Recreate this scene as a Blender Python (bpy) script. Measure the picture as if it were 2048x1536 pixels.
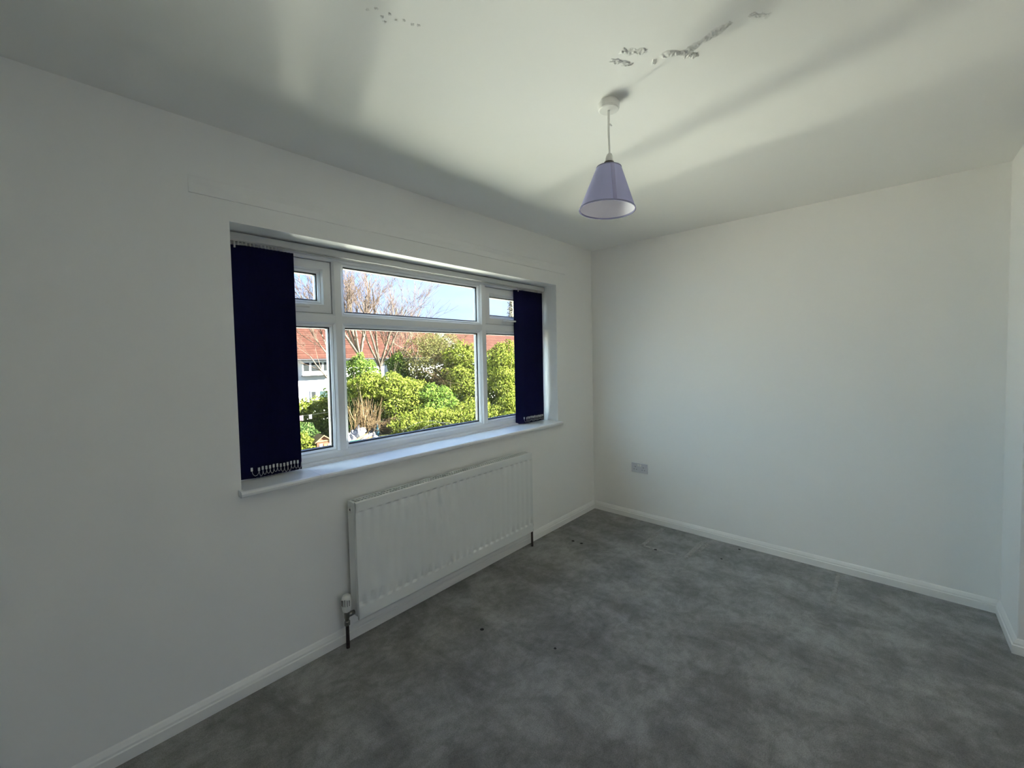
import bpy, math, random
import numpy as np
from mathutils import Matrix, Vector, Euler

for o in list(bpy.data.objects):
    bpy.data.objects.remove(o, do_unlink=True)
SC = bpy.context.scene
COL = SC.collection

# ------------------------------------------------------------------ camera
cam_d = bpy.data.cameras.new('camera')
cam = bpy.data.objects.new('camera', cam_d); COL.objects.link(cam)
YAW, PITCH, ROLL = 0.826738, -0.038890, -0.020217
F = Vector((math.sin(YAW)*math.cos(PITCH), math.cos(YAW)*math.cos(PITCH), math.sin(PITCH)))
R0 = Vector((math.cos(YAW), -math.sin(YAW), 0)); U0 = R0.cross(F)
R = R0*math.cos(ROLL) + U0*math.sin(ROLL); U = -R0*math.sin(ROLL) + U0*math.cos(ROLL)
cam.matrix_world = Matrix(((R.x, U.x, -F.x, -3.40287), (R.y, U.y, -F.y, -2.03387), (R.z, U.z, -F.z, 1.43654), (0, 0, 0, 1)))
cam_d.sensor_fit = 'HORIZONTAL'; cam_d.sensor_width = 36.0
cam_d.lens = 830.28/2048*36.0
cam_d.shift_x = 11.74/2048; cam_d.shift_y = -21.01/2048
cam_d.clip_start = 0.02; cam_d.clip_end = 400
SC.camera = cam

# ------------------------------------------------------------------ exposure and view
SC.view_settings.view_transform = 'Standard'
SC.view_settings.look = 'None'
SC.view_settings.exposure = 0.40
SC.view_settings.gamma = 1.0
SC.view_settings.use_curve_mapping = False
SC.cycles.max_bounces = 12; SC.cycles.diffuse_bounces = 7; SC.cycles.glossy_bounces = 4
SC.cycles.transparent_max_bounces = 24; SC.cycles.transmission_bounces = 6
SC.cycles.sample_clamp_indirect = 6.0
SC.cycles.use_denoising = True

# ------------------------------------------------------------------ sky
SKY = 0.83
world = bpy.data.worlds.new('sky'); SC.world = world; world.use_nodes = True
nt = world.node_tree; nt.nodes.clear()
out = nt.nodes.new('ShaderNodeOutputWorld'); bg = nt.nodes.new('ShaderNodeBackground')
tc = nt.nodes.new('ShaderNodeTexCoord'); sep = nt.nodes.new('ShaderNodeSeparateXYZ')
ramp = nt.nodes.new('ShaderNodeValToRGB')
el = ramp.color_ramp.elements
el[0].position = 0.0; el[0].color = (0.93, 1.06, 1.35, 1)
el[1].position = 1.0; el[1].color = (0.50, 1.00, 2.40, 1)
for p_, c_ in ((0.09, (0.84, 1.08, 1.65)), (0.2, (0.64, 1.05, 2.15)), (0.5, (0.56, 1.02, 2.35))):
    e_ = el.new(p_); e_.color = (*c_, 1)
nz = nt.nodes.new('ShaderNodeTexNoise'); nz.inputs['Scale'].default_value = 3.0; nz.inputs['Detail'].default_value = 5
mp = nt.nodes.new('ShaderNodeMapping'); mp.inputs['Scale'].default_value = (1, 1, 3.5)
cr = nt.nodes.new('ShaderNodeValToRGB'); cr.color_ramp.elements[0].position = 0.48; cr.color_ramp.elements[1].position = 0.75
mul = nt.nodes.new('ShaderNodeMath'); mul.operation = 'MULTIPLY'; mul.inputs[1].default_value = 0.7
mix = nt.nodes.new('ShaderNodeMixRGB'); mix.inputs[2].default_value = (1.1, 1.15, 1.25, 1)
nt.links.new(tc.outputs['Generated'], sep.inputs[0]); nt.links.new(sep.outputs['Z'], ramp.inputs[0])
nt.links.new(tc.outputs['Generated'], mp.inputs[0]); nt.links.new(mp.outputs[0], nz.inputs['Vector'])
nt.links.new(nz.outputs[0], cr.inputs[0]); nt.links.new(cr.outputs[0], mul.inputs[0]); nt.links.new(mul.outputs[0], mix.inputs[0])
nt.links.new(ramp.outputs[0], mix.inputs[1]); nt.links.new(mix.outputs[0], bg.inputs[0])
bg.inputs[1].default_value = SKY
nt.links.new(bg.outputs[0], out.inputs[0])

# ------------------------------------------------------------------ sun, behind the house and to the right
sun_d = bpy.data.lights.new('sun', 'SUN'); sun_d.energy = 138.0; sun_d.color = (1.0, 0.98, 0.93); sun_d.angle = math.radians(0.6)
sun = bpy.data.objects.new('sun', sun_d); COL.objects.link(sun)
sun.rotation_euler = Vector((-0.74, 0.46, -0.52)).to_track_quat('-Z', 'Y').to_euler()

# lamp standing in for an unseen sun glint thrown up from the garden below
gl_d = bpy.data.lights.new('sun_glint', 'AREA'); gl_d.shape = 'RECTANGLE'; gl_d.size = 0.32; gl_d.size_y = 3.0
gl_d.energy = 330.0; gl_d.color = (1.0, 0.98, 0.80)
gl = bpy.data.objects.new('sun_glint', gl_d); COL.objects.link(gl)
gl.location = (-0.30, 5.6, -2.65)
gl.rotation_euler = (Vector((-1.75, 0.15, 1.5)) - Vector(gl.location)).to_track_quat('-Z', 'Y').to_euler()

# sampling guide for skylight through the window opening (gives no light of its own)
po_d = bpy.data.lights.new('window_portal', 'AREA'); po_d.shape = 'RECTANGLE'; po_d.size = 2.33; po_d.size_y = 1.14
po_d.cycles.is_portal = True
po = bpy.data.objects.new('window_portal', po_d); COL.objects.link(po)
po.location = (-1.722, 0.245, 1.46); po.rotation_euler = Vector((0, -1, 0)).to_track_quat('-Z', 'Z').to_euler()

# ------------------------------------------------------------------ materials
def _mat(name):
    m = bpy.data.materials.new(name); m.use_nodes = True
    return m, m.node_tree, m.node_tree.nodes['Principled BSDF']

def mat(name, col, rough=0.6, metal=0.0, spec=0.5, bump=0.0, bscale=60, bdist=0.002, var=0.0, vscale=4, trans=None):
    m, t, b = _mat(name)
    b.inputs['Base Color'].default_value = (*col, 1); b.inputs['Roughness'].default_value = rough
    b.inputs['Metallic'].default_value = metal; b.inputs['Specular IOR Level'].default_value = spec
    tco = t.nodes.new('ShaderNodeTexCoord')
    if var:
        n = t.nodes.new('ShaderNodeTexNoise'); n.inputs['Scale'].default_value = vscale; n.inputs['Detail'].default_value = 4
        r = t.nodes.new('ShaderNodeValToRGB')
        r.color_ramp.elements[0].color = (*[c*(1-var) for c in col], 1); r.color_ramp.elements[1].color = (*[min(1, c*(1+var)) for c in col], 1)
        r.color_ramp.elements[0].position = 0.3; r.color_ramp.elements[1].position = 0.7
        t.links.new(tco.outputs['Object'], n.inputs['Vector']); t.links.new(n.outputs[0], r.inputs[0]); t.links.new(r.outputs[0], b.inputs['Base Color'])
    if bump:
        n = t.nodes.new('ShaderNodeTexNoise'); n.inputs['Scale'].default_value = bscale; n.inputs['Detail'].default_value = 3
        bp = t.nodes.new('ShaderNodeBump'); bp.inputs['Strength'].default_value = bump; bp.inputs['Distance'].default_value = bdist
        t.links.new(tco.outputs['Object'], n.inputs['Vector']); t.links.new(n.outputs[0], bp.inputs['Height']); t.links.new(bp.outputs[0], b.inputs['Normal'])
    return m

def leaf_mat(name, c1, c2, translucency=0.35):
    m = bpy.data.materials.new(name); m.use_nodes = True; t = m.node_tree; t.nodes.clear()
    o = t.nodes.new('ShaderNodeOutputMaterial'); g = t.nodes.new('ShaderNodeNewGeometry'); r = t.nodes.new('ShaderNodeValToRGB')
    r.color_ramp.elements[0].color = (*c1, 1); r.color_ramp.elements[1].color = (*c2, 1)
    d = t.nodes.new('ShaderNodeBsdfDiffuse'); tr = t.nodes.new('ShaderNodeBsdfTranslucent'); mx = t.nodes.new('ShaderNodeMixShader')
    mx.inputs[0].default_value = translucency
    t.links.new(g.outputs['Random Per Island'], r.inputs[0])
    t.links.new(r.outputs[0], d.inputs[0]); t.links.new(r.outputs[0], tr.inputs[0])
    t.links.new(d.outputs[0], mx.inputs[1]); t.links.new(tr.outputs[0], mx.inputs[2]); t.links.new(mx.outputs[0], o.inputs[0])
    return m

def glass_mat(name, tint=(0.96, 0.98, 0.97), refl=0.05):
    m = bpy.data.materials.new(name); m.use_nodes = True; t = m.node_tree; t.nodes.clear()
    o = t.nodes.new('ShaderNodeOutputMaterial'); a = t.nodes.new('ShaderNodeBsdfTransparent'); g = t.nodes.new('ShaderNodeBsdfGlossy'); mx = t.nodes.new('ShaderNodeMixShader')
    a.inputs[0].default_value = (*tint, 1); g.inputs['Roughness'].default_value = 0.02; mx.inputs[0].default_value = refl
    t.links.new(a.outputs[0], mx.inputs[1]); t.links.new(g.outputs[0], mx.inputs[2]); t.links.new(mx.outputs[0], o.inputs[0])
    return m

def carpet_mat():
    m, t, b = _mat('grey_carpet')
    b.inputs['Roughness'].default_value = 0.95; b.inputs['Specular IOR Level'].default_value = 0.15
    b.inputs['Sheen Weight'].default_value = 0.15; b.inputs['Sheen Roughness'].default_value = 0.5
    tco = t.nodes.new('ShaderNodeTexCoord')
    def noise(scale, detail, rough=0.55, dist=0.0, mapping=None):
        n = t.nodes.new('ShaderNodeTexNoise'); n.inputs['Scale'].default_value = scale; n.inputs['Detail'].default_value = detail
        n.inputs['Roughness'].default_value = rough; n.inputs['Distortion'].default_value = dist
        if mapping:
            mpn = t.nodes.new('ShaderNodeMapping'); mpn.inputs['Scale'].default_value = mapping[0]; mpn.inputs['Rotation'].default_value = mapping[1]
            t.links.new(tco.outputs['Object'], mpn.inputs[0]); t.links.new(mpn.outputs[0], n.inputs['Vector'])
        else:
            t.links.new(tco.outputs['Object'], n.inputs['Vector'])
        return n
    a = noise(2.6, 10, 0.72, 0.35, ((1.5, 1.0, 1), (0, 0, 0.55)))
    c = noise(13, 5, 0.7, 0.5, ((1.0, 1.6, 1), (0, 0, 0.4))); f = noise(230, 3)
    r1 = t.nodes.new('ShaderNodeValToRGB'); e = r1.color_ramp.elements
    e[0].position = 0.40; e[0].color = (0.168, 0.168, 0.163, 1); e[1].position = 0.62; e[1].color = (0.300, 0.300, 0.298, 1)
    r2 = t.nodes.new('ShaderNodeValToRGB'); e = r2.color_ramp.elements
    e[0].position = 0.33; e[0].color = (0.78, 0.78, 0.78, 1); e[1].position = 0.6; e[1].color = (1.06, 1.06, 1.06, 1)
    r3 = t.nodes.new('ShaderNodeValToRGB'); e = r3.color_ramp.elements
    e[0].position = 0.3; e[0].color = (0.72, 0.72, 0.72, 1); e[1].position = 0.7; e[1].color = (1.15, 1.15, 1.15, 1)
    m1 = t.nodes.new('ShaderNodeMixRGB'); m1.blend_type = 'MULTIPLY'; m1.inputs[0].default_value = 1
    m2 = t.nodes.new('ShaderNodeMixRGB'); m2.blend_type = 'MULTIPLY'; m2.inputs[0].default_value = 1
    t.links.new(a.outputs[0], r1.inputs[0]); t.links.new(c.outputs[0], r2.inputs[0]); t.links.new(f.outputs[0], r3.inputs[0])
    t.links.new(r1.outputs[0], m1.inputs[1]); t.links.new(r2.outputs[0], m1.inputs[2])
    t.links.new(m1.outputs[0], m2.inputs[1]); t.links.new(r3.outputs[0], m2.inputs[2]); t.links.new(m2.outputs[0], b.inputs['Base Color'])
    bp = t.nodes.new('ShaderNodeBump'); bp.inputs['Strength'].default_value = 0.6; bp.inputs['Distance'].default_value = 0.004
    t.links.new(f.outputs[0], bp.inputs['Height']); t.links.new(bp.outputs[0], b.inputs['Normal'])
    return m

def tile_roof_mat():
    m, t, b = _mat('red_roof_tiles'); b.inputs['Roughness'].default_value = 0.85; b.inputs['Specular IOR Level'].default_value = 0.02
    tco = t.nodes.new('ShaderNodeTexCoord')
    br = t.nodes.new('ShaderNodeTexBrick'); br.inputs['Scale'].default_value = 1.0
    br.inputs['Brick Width'].default_value = 0.26; br.inputs['Row Height'].default_value = 0.34; br.inputs['Mortar Size'].default_value = 0.012
    br.inputs['Color1'].default_value = (0.0330, 0.0140, 0.0100, 1); br.inputs['Color2'].default_value = (0.0240, 0.0098, 0.0070, 1)
    br.inputs['Mortar'].default_value = (0.013, 0.0055, 0.004, 1)
    mp_ = t.nodes.new('ShaderNodeMapping'); mp_.inputs['Rotation'].default_value = (math.radians(90), 0, 0)
    t.links.new(tco.outputs['Object'], mp_.inputs[0]); t.links.new(mp_.outputs[0], br.inputs['Vector'])
    t.links.new(br.outputs[0], b.inputs['Base Color'])
    return m

W = {}
W['wall'] = mat('white_wall_paint', (0.89, 0.89, 0.87), 0.55, spec=0.35, bump=0.12, bscale=140, bdist=0.001)
W['ceiling'] = mat('white_ceiling_paint', (0.90, 0.90, 0.87), 0.7, spec=0.2, bump=0.08, bscale=110, bdist=0.001)
W['plaster'] = mat('flaking_plaster', (0.86, 0.86, 0.83), 0.7, spec=0.2, bump=0.5, bscale=150, bdist=0.002)
W['skirting'] = mat('white_gloss_skirting', (0.83, 0.83, 0.81), 0.38, bump=0.15, bscale=30, bdist=0.001)
W['upvc'] = mat('white_upvc', (0.78, 0.79, 0.80), 0.28)
W['sill'] = mat('white_gloss_sill', (0.84, 0.85, 0.86), 0.22, bump=0.1, bscale=18, bdist=0.001)
W['gasket'] = mat('black_rubber', (0.012, 0.012, 0.013), 0.5)
W['glass'] = glass_mat('window_glass')
W['carpet'] = carpet_mat()
W['ridge'] = mat('raised_carpet_pile', (0.275, 0.27, 0.262), 0.95, spec=0.1, bump=0.5, bscale=230, bdist=0.003, var=0.2, vscale=60)  # paler than the carpet: the grazing highlight is put into the colour
W['radiator'] = mat('white_radiator_enamel', (0.78, 0.80, 0.79), 0.4)
W['dark'] = mat('dark_slot', (0.03, 0.03, 0.03), 0.7)
W['chrome'] = mat('dull_chrome', (0.22, 0.22, 0.21), 0.35, metal=1.0)
W['plastic'] = mat('white_plastic', (0.78, 0.78, 0.75), 0.35)
W['pipe'] = mat('tarnished_copper_pipe', (0.035, 0.022, 0.018), 0.55, metal=0.2, var=0.6, vscale=60)
W['navy'] = mat('navy_blind_fabric', (0.0018, 0.0024, 0.0204), 0.9, spec=0.1)
W['bead'] = mat('chain_beads', (0.55, 0.55, 0.52), 0.35)
W['rail'] = mat('shaded_white_headrail', (0.52, 0.53, 0.52), 0.35)  # white rail greyed, its shade put into the base colour
W['socket'] = mat('socket_plate', (0.60, 0.61, 0.65), 0.35)
W['soot'] = mat('dark_stain', (0.02, 0.02, 0.02), 0.9)
W['brass'] = mat('dark_lampholder', (0.10, 0.09, 0.075), 0.4)
W['trimp'] = mat('shade_trim', (0.17, 0.17, 0.28), 0.8)
W['seam'] = mat('shade_seam_fabric', (0.265, 0.265, 0.45), 0.85)
W['render'] = mat('white_render', (0.72, 0.71, 0.69), 0.9, spec=0.03)
W['roof'] = tile_roof_mat()
W['gutter'] = mat('grey_gutter', (0.0173, 0.0173, 0.0190), 0.5, spec=0.03)
W['hwin'] = mat('neighbour_glass', (0.0125, 0.0137, 0.0137), 0.15, spec=0.03)
W['teal'] = mat('teal_glass', (0.0174, 0.0274, 0.0274), 0.15, spec=0.03)
W['bark'] = mat('pale_bark', (0.0655, 0.0510, 0.0364), 0.9, var=0.35, vscale=3, spec=0.03)
W['twig'] = mat('brown_twigs', (0.0470, 0.0339, 0.0255), 0.9, spec=0.03)
W['reed'] = mat('dry_reed', (0.0475, 0.0320, 0.0167), 0.9, var=0.4, vscale=2, spec=0.03)
W['ground'] = mat('garden_ground', (0.0187, 0.0212, 0.0087), 1.0, var=0.5, vscale=0.6, spec=0.03)
W['leaf_lime'] = leaf_mat('lime_leaves', (0.0300, 0.0440, 0.0054), (0.1114, 0.1227, 0.0229))
W['leaf_green'] = leaf_mat('green_leaves', (0.0284, 0.0554, 0.0099), (0.0818, 0.1137, 0.0213))
W['leaf_dark'] = leaf_mat('dark_leaves', (0.0208, 0.0426, 0.0131), (0.0710, 0.1040, 0.0283))
W['leaf_olive'] = leaf_mat('olive_buds', (0.0451, 0.0451, 0.0159), (0.0876, 0.0851, 0.0292))
W['leaf_pale'] = leaf_mat('pale_poplar', (0.1448, 0.1371, 0.0990), (0.2286, 0.2132, 0.1599))
W['flower'] = leaf_mat('pale_blossom', (0.1039, 0.0865, 0.0865), (0.1177, 0.1039, 0.1039))
W['sheet'] = mat('white_plastic_sacking', (0.1404, 0.1327, 0.1327), 0.6, var=0.15, vscale=5, spec=0.03)
W['greysheet'] = mat('grey_tarpaulin', (0.0450, 0.0450, 0.0467), 0.6, spec=0.03)
W['timber'] = mat('orange_timber', (0.1140, 0.0543, 0.0233), 0.8, var=0.3, vscale=6, spec=0.03)
W['ply'] = mat('pale_timber', (0.1004, 0.0668, 0.0301), 0.8, spec=0.03)
W['brickred'] = mat('terracotta_boards', (0.0589, 0.0260, 0.0156), 0.8, spec=0.03)
W['greenbox'] = mat('green_plastic', (0.0069, 0.0450, 0.0260), 0.5, spec=0.03)
W['blue'] = mat('blue_canvas', (0.0208, 0.0519, 0.0658), 0.7, spec=0.03)
W['paleblue'] = mat('pale_blue_panel', (0.0554, 0.0727, 0.0796), 0.4, spec=0.03)
W['lfloor'] = mat('fill_landing_boards', (0.62, 0.58, 0.50), 0.6)
W['creambounce'] = mat('cream_bounce', (0.50, 0.47, 0.40), 0.9, spec=0.03)
W['bluebounce'] = mat('skylight_blue_bounce', (0.60, 0.80, 0.97), 0.9, spec=0.03)
W['bounce_stone'] = mat('bounce_paving', (0.70, 0.70, 0.60), 0.95, var=0.2, vscale=2, spec=0.03)
W['pinkcloth'] = mat('pink_cloth', (0.1039, 0.0762, 0.0900), 0.9, spec=0.03)
W['brickwall'] = mat('own_brickwork', (0.30, 0.20, 0.15), 0.9, spec=0.03)
W['net'] = glass_mat('netting_film', (0.62, 0.66, 0.66), 0.03)

def shade_mat():
    m = bpy.data.materials.new('lavender_shade_fabric'); m.use_nodes = True; t = m.node_tree; t.nodes.clear()
    o = t.nodes.new('ShaderNodeOutputMaterial'); d = t.nodes.new('ShaderNodeBsdfDiffuse'); tr = t.nodes.new('ShaderNodeBsdfTranslucent'); mx = t.nodes.new('ShaderNodeMixShader')
    d.inputs[0].default_value = (0.50, 0.51, 0.76, 1); tr.inputs[0].default_value = (0.47, 0.48, 0.72, 1); mx.inputs[0].default_value = 0.3
    t.links.new(d.outputs[0], mx.inputs[1]); t.links.new(tr.outputs[0], mx.inputs[2]); t.links.new(mx.outputs[0], o.inputs[0])
    return m
W['shade'] = shade_mat()
W['liner'] = mat('white_shade_liner', (0.72, 0.71, 0.78), 0.7)

# ------------------------------------------------------------------ mesh helpers
class MB:
    def __init__(s): s.v = []; s.f = []
    def box(s, x0, x1, y0, y1, z0, z1):
        i = len(s.v)
        s.v += [(x0,y0,z0),(x1,y0,z0),(x1,y1,z0),(x0,y1,z0),(x0,y0,z1),(x1,y0,z1),(x1,y1,z1),(x0,y1,z1)]
        s.f += [(i,i+3,i+2,i+1),(i+4,i+5,i+6,i+7),(i,i+1,i+5,i+4),(i+1,i+2,i+6,i+5),(i+2,i+3,i+7,i+6),(i+3,i,i+4,i+7)]
        return s
    def quad(s, a, b, c, d):
        i = len(s.v); s.v += [a,b,c,d]; s.f.append((i,i+1,i+2,i+3)); return s
    def prism(s, prof, fn0, fn1):
        n = len(prof); i = len(s.v)
        s.v += [fn0(p) for p in prof] + [fn1(p) for p in prof]
        for k in range(n):
            j = (k+1) % n; s.f.append((i+k, i+j, i+n+j, i+n+k))
        s.f.append(tuple(i+k for k in reversed(range(n)))); s.f.append(tuple(i+n+k for k in range(n)))
        return s
    def ring(s, x0, x1, z0, z1, prof):
        # mitred rectangular ring in the xz plane; prof = closed list of (inset, y)
        n = len(prof); i = len(s.v)
        for (sx, sz) in ((0,0),(1,0),(1,1),(0,1)):
            for (d, y) in prof:
                s.v.append((x0+d if sx == 0 else x1-d, y, z0+d if sz == 0 else z1-d))
        for c in range(4):
            c2 = (c+1) % 4
            for k in range(n):
                j = (k+1) % n
                s.f.append((i+c*n+k, i+c2*n+k, i+c2*n+j, i+c*n+j))
        return s
    def lathe(s, prof, n=32, at=(0,0,0), axis='Z', caps=True):
        i = len(s.v); m = len(prof)
        for k in range(n):
            a = 2*math.pi*k/n; c, q = math.cos(a), math.sin(a)
            for (r, h) in prof:
                p = (r*c, r*q, h) if axis == 'Z' else ((h, r*c, r*q) if axis == 'X' else (r*q, h, r*c))
                s.v.append((p[0]+at[0], p[1]+at[1], p[2]+at[2]))
        for k in range(n):
            k2 = (k+1) % n
            for j in range(m-1):
                s.f.append((i+k*m+j, i+k2*m+j, i+k2*m+j+1, i+k*m+j+1))
        if caps:
            if prof[0][0] > 1e-6: s.f.append(tuple(i+k*m for k in reversed(range(n))))
            if prof[-1][0] > 1e-6: s.f.append(tuple(i+k*m+m-1 for k in range(n)))
        return s
    def tube(s, pts, rad, n=6, caps=True):
        i = len(s.v); pts = [Vector(p) for p in pts]; m = len(pts)
        rads = rad if isinstance(rad, (list, tuple)) else [rad]*m
        up = None
        for k, p in enumerate(pts):
            t = (pts[min(k+1, m-1)] - pts[max(k-1, 0)]).normalized()
            if up is None:
                up = Vector((1,0,0)) if abs(t.x) < 0.8 else Vector((0,1,0))
            a = t.cross(up).normalized(); b = t.cross(a); up = -b if False else up
            for q in range(n):
                g = 2*math.pi*q/n; w = p + (a*math.cos(g) + b*math.sin(g))*rads[k]
                s.v.append(tuple(w))
        for k in range(m-1):
            for q in range(n):
                q2 = (q+1) % n
                s.f.append((i+k*n+q, i+k*n+q2, i+(k+1)*n+q2, i+(k+1)*n+q))
        if caps:
            s.f.append(tuple(i+q for q in reversed(range(n)))); s.f.append(tuple(i+(m-1)*n+q for q in range(n)))
        return s
    def mesh(s, name, smooth=False):
        me = bpy.data.meshes.new(name); me.from_pydata(s.v, [], s.f); me.update()
        import bmesh
        b = bmesh.new(); b.from_mesh(me); bmesh.ops.recalc_face_normals(b, faces=b.faces); b.to_mesh(me); b.free()
        if smooth: me.polygons.foreach_set('use_smooth', [True]*len(me.polygons))
        return me
    def build(s, name, m, parent=None, smooth=False, bevel=0.0, seg=2, auto=None):
        me = s.mesh(name, smooth); me.materials.append(m)
        return put(name, me, parent, bevel, seg)

def wm(o):
    return (wm(o.parent) @ o.matrix_parent_inverse if o.parent else Matrix.Identity(4)) @ o.matrix_basis
def put(name, me, parent=None, bevel=0.0, seg=2, loc=None, rot=None):
    o = bpy.data.objects.new(name, me); COL.objects.link(o)
    if loc is not None: o.location = loc
    if rot is not None: o.rotation_euler = rot
    if parent is not None:
        o.parent = parent; o.matrix_parent_inverse = wm(parent).inverted()
    if bevel:
        md = o.modifiers.new('bevel', 'BEVEL'); md.width = bevel; md.segments = seg; md.limit_method = 'ANGLE'
    return o
def tag(o, label=None, cat=None, group=None, kind=None):
    if label: o['label'] = label
    if cat: o['category'] = cat
    if group: o['group'] = group
    if kind: o['kind'] = kind
    return o
def empty(name, loc=(0,0,0)):
    o = bpy.data.objects.new(name, None); COL.objects.link(o); o.location = loc; o.empty_display_size = 0.1
    return o
def np_mesh(name, V, Q, m):
    me = bpy.data.meshes.new(name); nv, nf, k = len(V), len(Q), Q.shape[1]
    me.vertices.add(nv); me.vertices.foreach_set('co', V.astype(np.float32).ravel())
    me.loops.add(nf*k); me.loops.foreach_set('vertex_index', Q.astype(np.int32).ravel())
    me.polygons.add(nf); me.polygons.foreach_set('loop_start', np.arange(0, nf*k, k, dtype=np.int32))
    me.update(calc_edges=True); me.validate(); me.materials.append(m)
    return me

# ================================================================== ROOM SHELL
H = 2.4
XL, YB = -4.35, -3.55            # left and back walls
WX0, WX1, WZ0, WZ1 = -2.883, -0.562, 0.866, 2.028   # opening in the window wall
TH = 0.26
# floor
fl = MB()
fl.box(XL, 0.0, YB, 0.0, -0.06, 0.0)
floor = tag(fl.build('floor', W['carpet']), 'mottled grey fitted carpet with paler flattened patches', 'carpet', kind='structure')
# ceiling
ceiling = tag(MB().box(XL-0.2, 0.2, YB-0.2, TH, H, H+0.12).build('ceiling', W['ceiling']), 'white painted ceiling with flaking plaster patches', 'ceiling', kind='structure')
# window wall, a slab with one opening
ww = MB(); xs = [XL-0.2, WX0, WX1, 0.2]; zs = [-0.06, WZ0, WZ1, H]
for a in range(3):
    for c in range(3):
        if (a, c) == (1, 1): continue
        for y in (0.0, TH):
            q = [(xs[a],y,zs[c]),(xs[a+1],y,zs[c]),(xs[a+1],y,zs[c+1]),(xs[a],y,zs[c+1])]
            ww.quad(*q)
for (p, q) in (((WX0,WZ0),(WX0,WZ1)),((WX0,WZ1),(WX1,WZ1)),((WX1,WZ1),(WX1,WZ0)),((WX1,WZ0),(WX0,WZ0))):
    ww.quad((p[0],0,p[1]),(p[0],TH,p[1]),(q[0],TH,q[1]),(q[0],0,q[1]))
for (p, q) in (((xs[0],zs[0]),(xs[0],zs[3])),((xs[0],zs[3]),(xs[3],zs[3])),((xs[3],zs[3]),(xs[3],zs[0])),((xs[3],zs[0]),(xs[0],zs[0]))):
    ww.quad((p[0],0,p[1]),(p[0],TH,p[1]),(q[0],TH,q[1]),(q[0],0,q[1]))
wf = ww.build('wall_front', W['wall'])
import bmesh as _bm
_b = _bm.new(); _b.from_mesh(wf.data); _bm.ops.remove_doubles(_b, verts=_b.verts, dist=1e-5); _bm.ops.recalc_face_normals(_b, faces=_b.faces)
_ed = [e for e in _b.edges if all(abs(v.co.y) < 1e-5 and WX0-1e-4 <= v.co.x <= WX1+1e-4 and WZ0+0.02 <= v.co.z + (1 if e.calc_length() > 5 else 0) for v in e.verts)
       and (all(abs(v.co.z-WZ1) < 1e-4 for v in e.verts) or all(abs(v.co.x-WX0) < 1e-4 for v in e.verts) or all(abs(v.co.x-WX1) < 1e-4 for v in e.verts))]
_b.to_mesh(wf.data); _b.free()
tag(wf, 'white painted wall around the window', 'wall', kind='structure')
tag(MB().box(0.0, 0.2, YB-0.2, 0.0, -0.06, H).build('wall_right', W['wall']), 'white painted side wall holding the double socket', 'wall', kind='structure')
tag(MB().box(XL-0.2, XL, YB-0.2, 0.0, -0.06, H).build('wall_left', W['wall']), 'white painted wall at the left end of the room', 'wall', kind='structure')
DX0, DX1, DZ = -3.05, -2.15, 2.03     # doorway added behind the viewer to let in the landing's light
wb = MB(); wb.box(XL, DX0, YB-0.12, YB, -0.06, H); wb.box(DX1, 0.0, YB-0.12, YB, -0.06, H); wb.box(DX0, DX1, YB-0.12, YB, DZ, H)
tag(wb.build('wall_back', W['wall']), 'white painted wall with an added doorway behind the viewer', 'wall', kind='structure')
LX0, LX1, LY = -4.35, 0.0, -6.3     # unseen sunlit landing, added to bounce fill light into the room
tag(MB().box(LX0, LX1, LY, YB, -0.06, -0.001).build('floor_fill_landing', W['lfloor']), 'pale boarded floor of the landing added for fill light', 'floor', kind='structure')
wl_ = MB()
wl_.box(LX0-0.2, LX0, LY, YB, -0.06, H); wl_.box(LX1, LX1+0.2, LY, YB, -0.06, H)
wl_.box(LX0-0.2, -3.2, LY-0.2, LY, -0.06, H); wl_.box(-1.0, LX1+0.2, LY-0.2, LY, -0.06, H)
wl_.box(-3.2, -1.0, LY-0.2, LY, -0.06, 0.8); wl_.box(-3.2, -1.0, LY-0.2, LY, 2.15, H)
tag(wl_.build('wall_fill_landing', W['wall']), 'white walls of the landing added for fill light, open to the sun', 'wall', kind='structure')
tag(MB().box(LX0-0.2, LX1+0.2, LY-0.2, YB-0.2, H, H+0.12).build('ceiling_fill_landing', W['ceiling']), 'white ceiling of the landing added for fill light', 'ceiling', kind='structure')
CHX, CHY = -0.400, -2.495
tag(MB().box(CHX, 0.0, YB, CHY, 0.0, H).build('wall_chimney', W['wall'], bevel=0.004), 'white chimney breast stepping out at the right edge', 'wall', kind='structure')

# painted-over curtain batten above the window
tag(MB().prism([(0,2.112),(-0.0045,2.1135),(-0.005,2.150),(-0.002,2.176),(0,2.182)],
    lambda p: (-3.018, p[0], p[1]), lambda p: (-0.43, p[0], p[1]+0.018)).build('trim_1', W['wall']),
    'shallow painted batten on the wall above the window', 'batten', kind='structure')

# skirting boards
SK = [(0,0),(0.018,0),(0.018,0.040),(0.0135,0.044),(0.0125,0.052),(0.005,0.066),(0,0.071)]
tag(MB().prism(SK, lambda p: (XL, -p[0], p[1]), lambda p: (-p[0]*0, -p[0], p[1])).build('baseboard_front', W['skirting']),
    'white skirting board under the window and radiator', 'skirting', kind='structure')
tag(MB().prism(SK, lambda p: (-p[0], -0.0, p[1]), lambda p: (-p[0], CHY, p[1])).build('baseboard_right', W['skirting']),
    'white skirting board along the socket wall', 'skirting', kind='structure')
bc = MB()
bc.prism(SK, lambda p: (0, CHY+p[0], p[1]), lambda p: (CHX-p[0], CHY+p[0], p[1]))
bc.prism(SK, lambda p: (CHX-p[0], CHY+p[0], p[1]), lambda p: (CHX-p[0], YB, p[1]))
tag(bc.build('baseboard_chimney', W['skirting']), 'white skirting board turning round the chimney breast', 'skirting', kind='structure')

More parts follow.
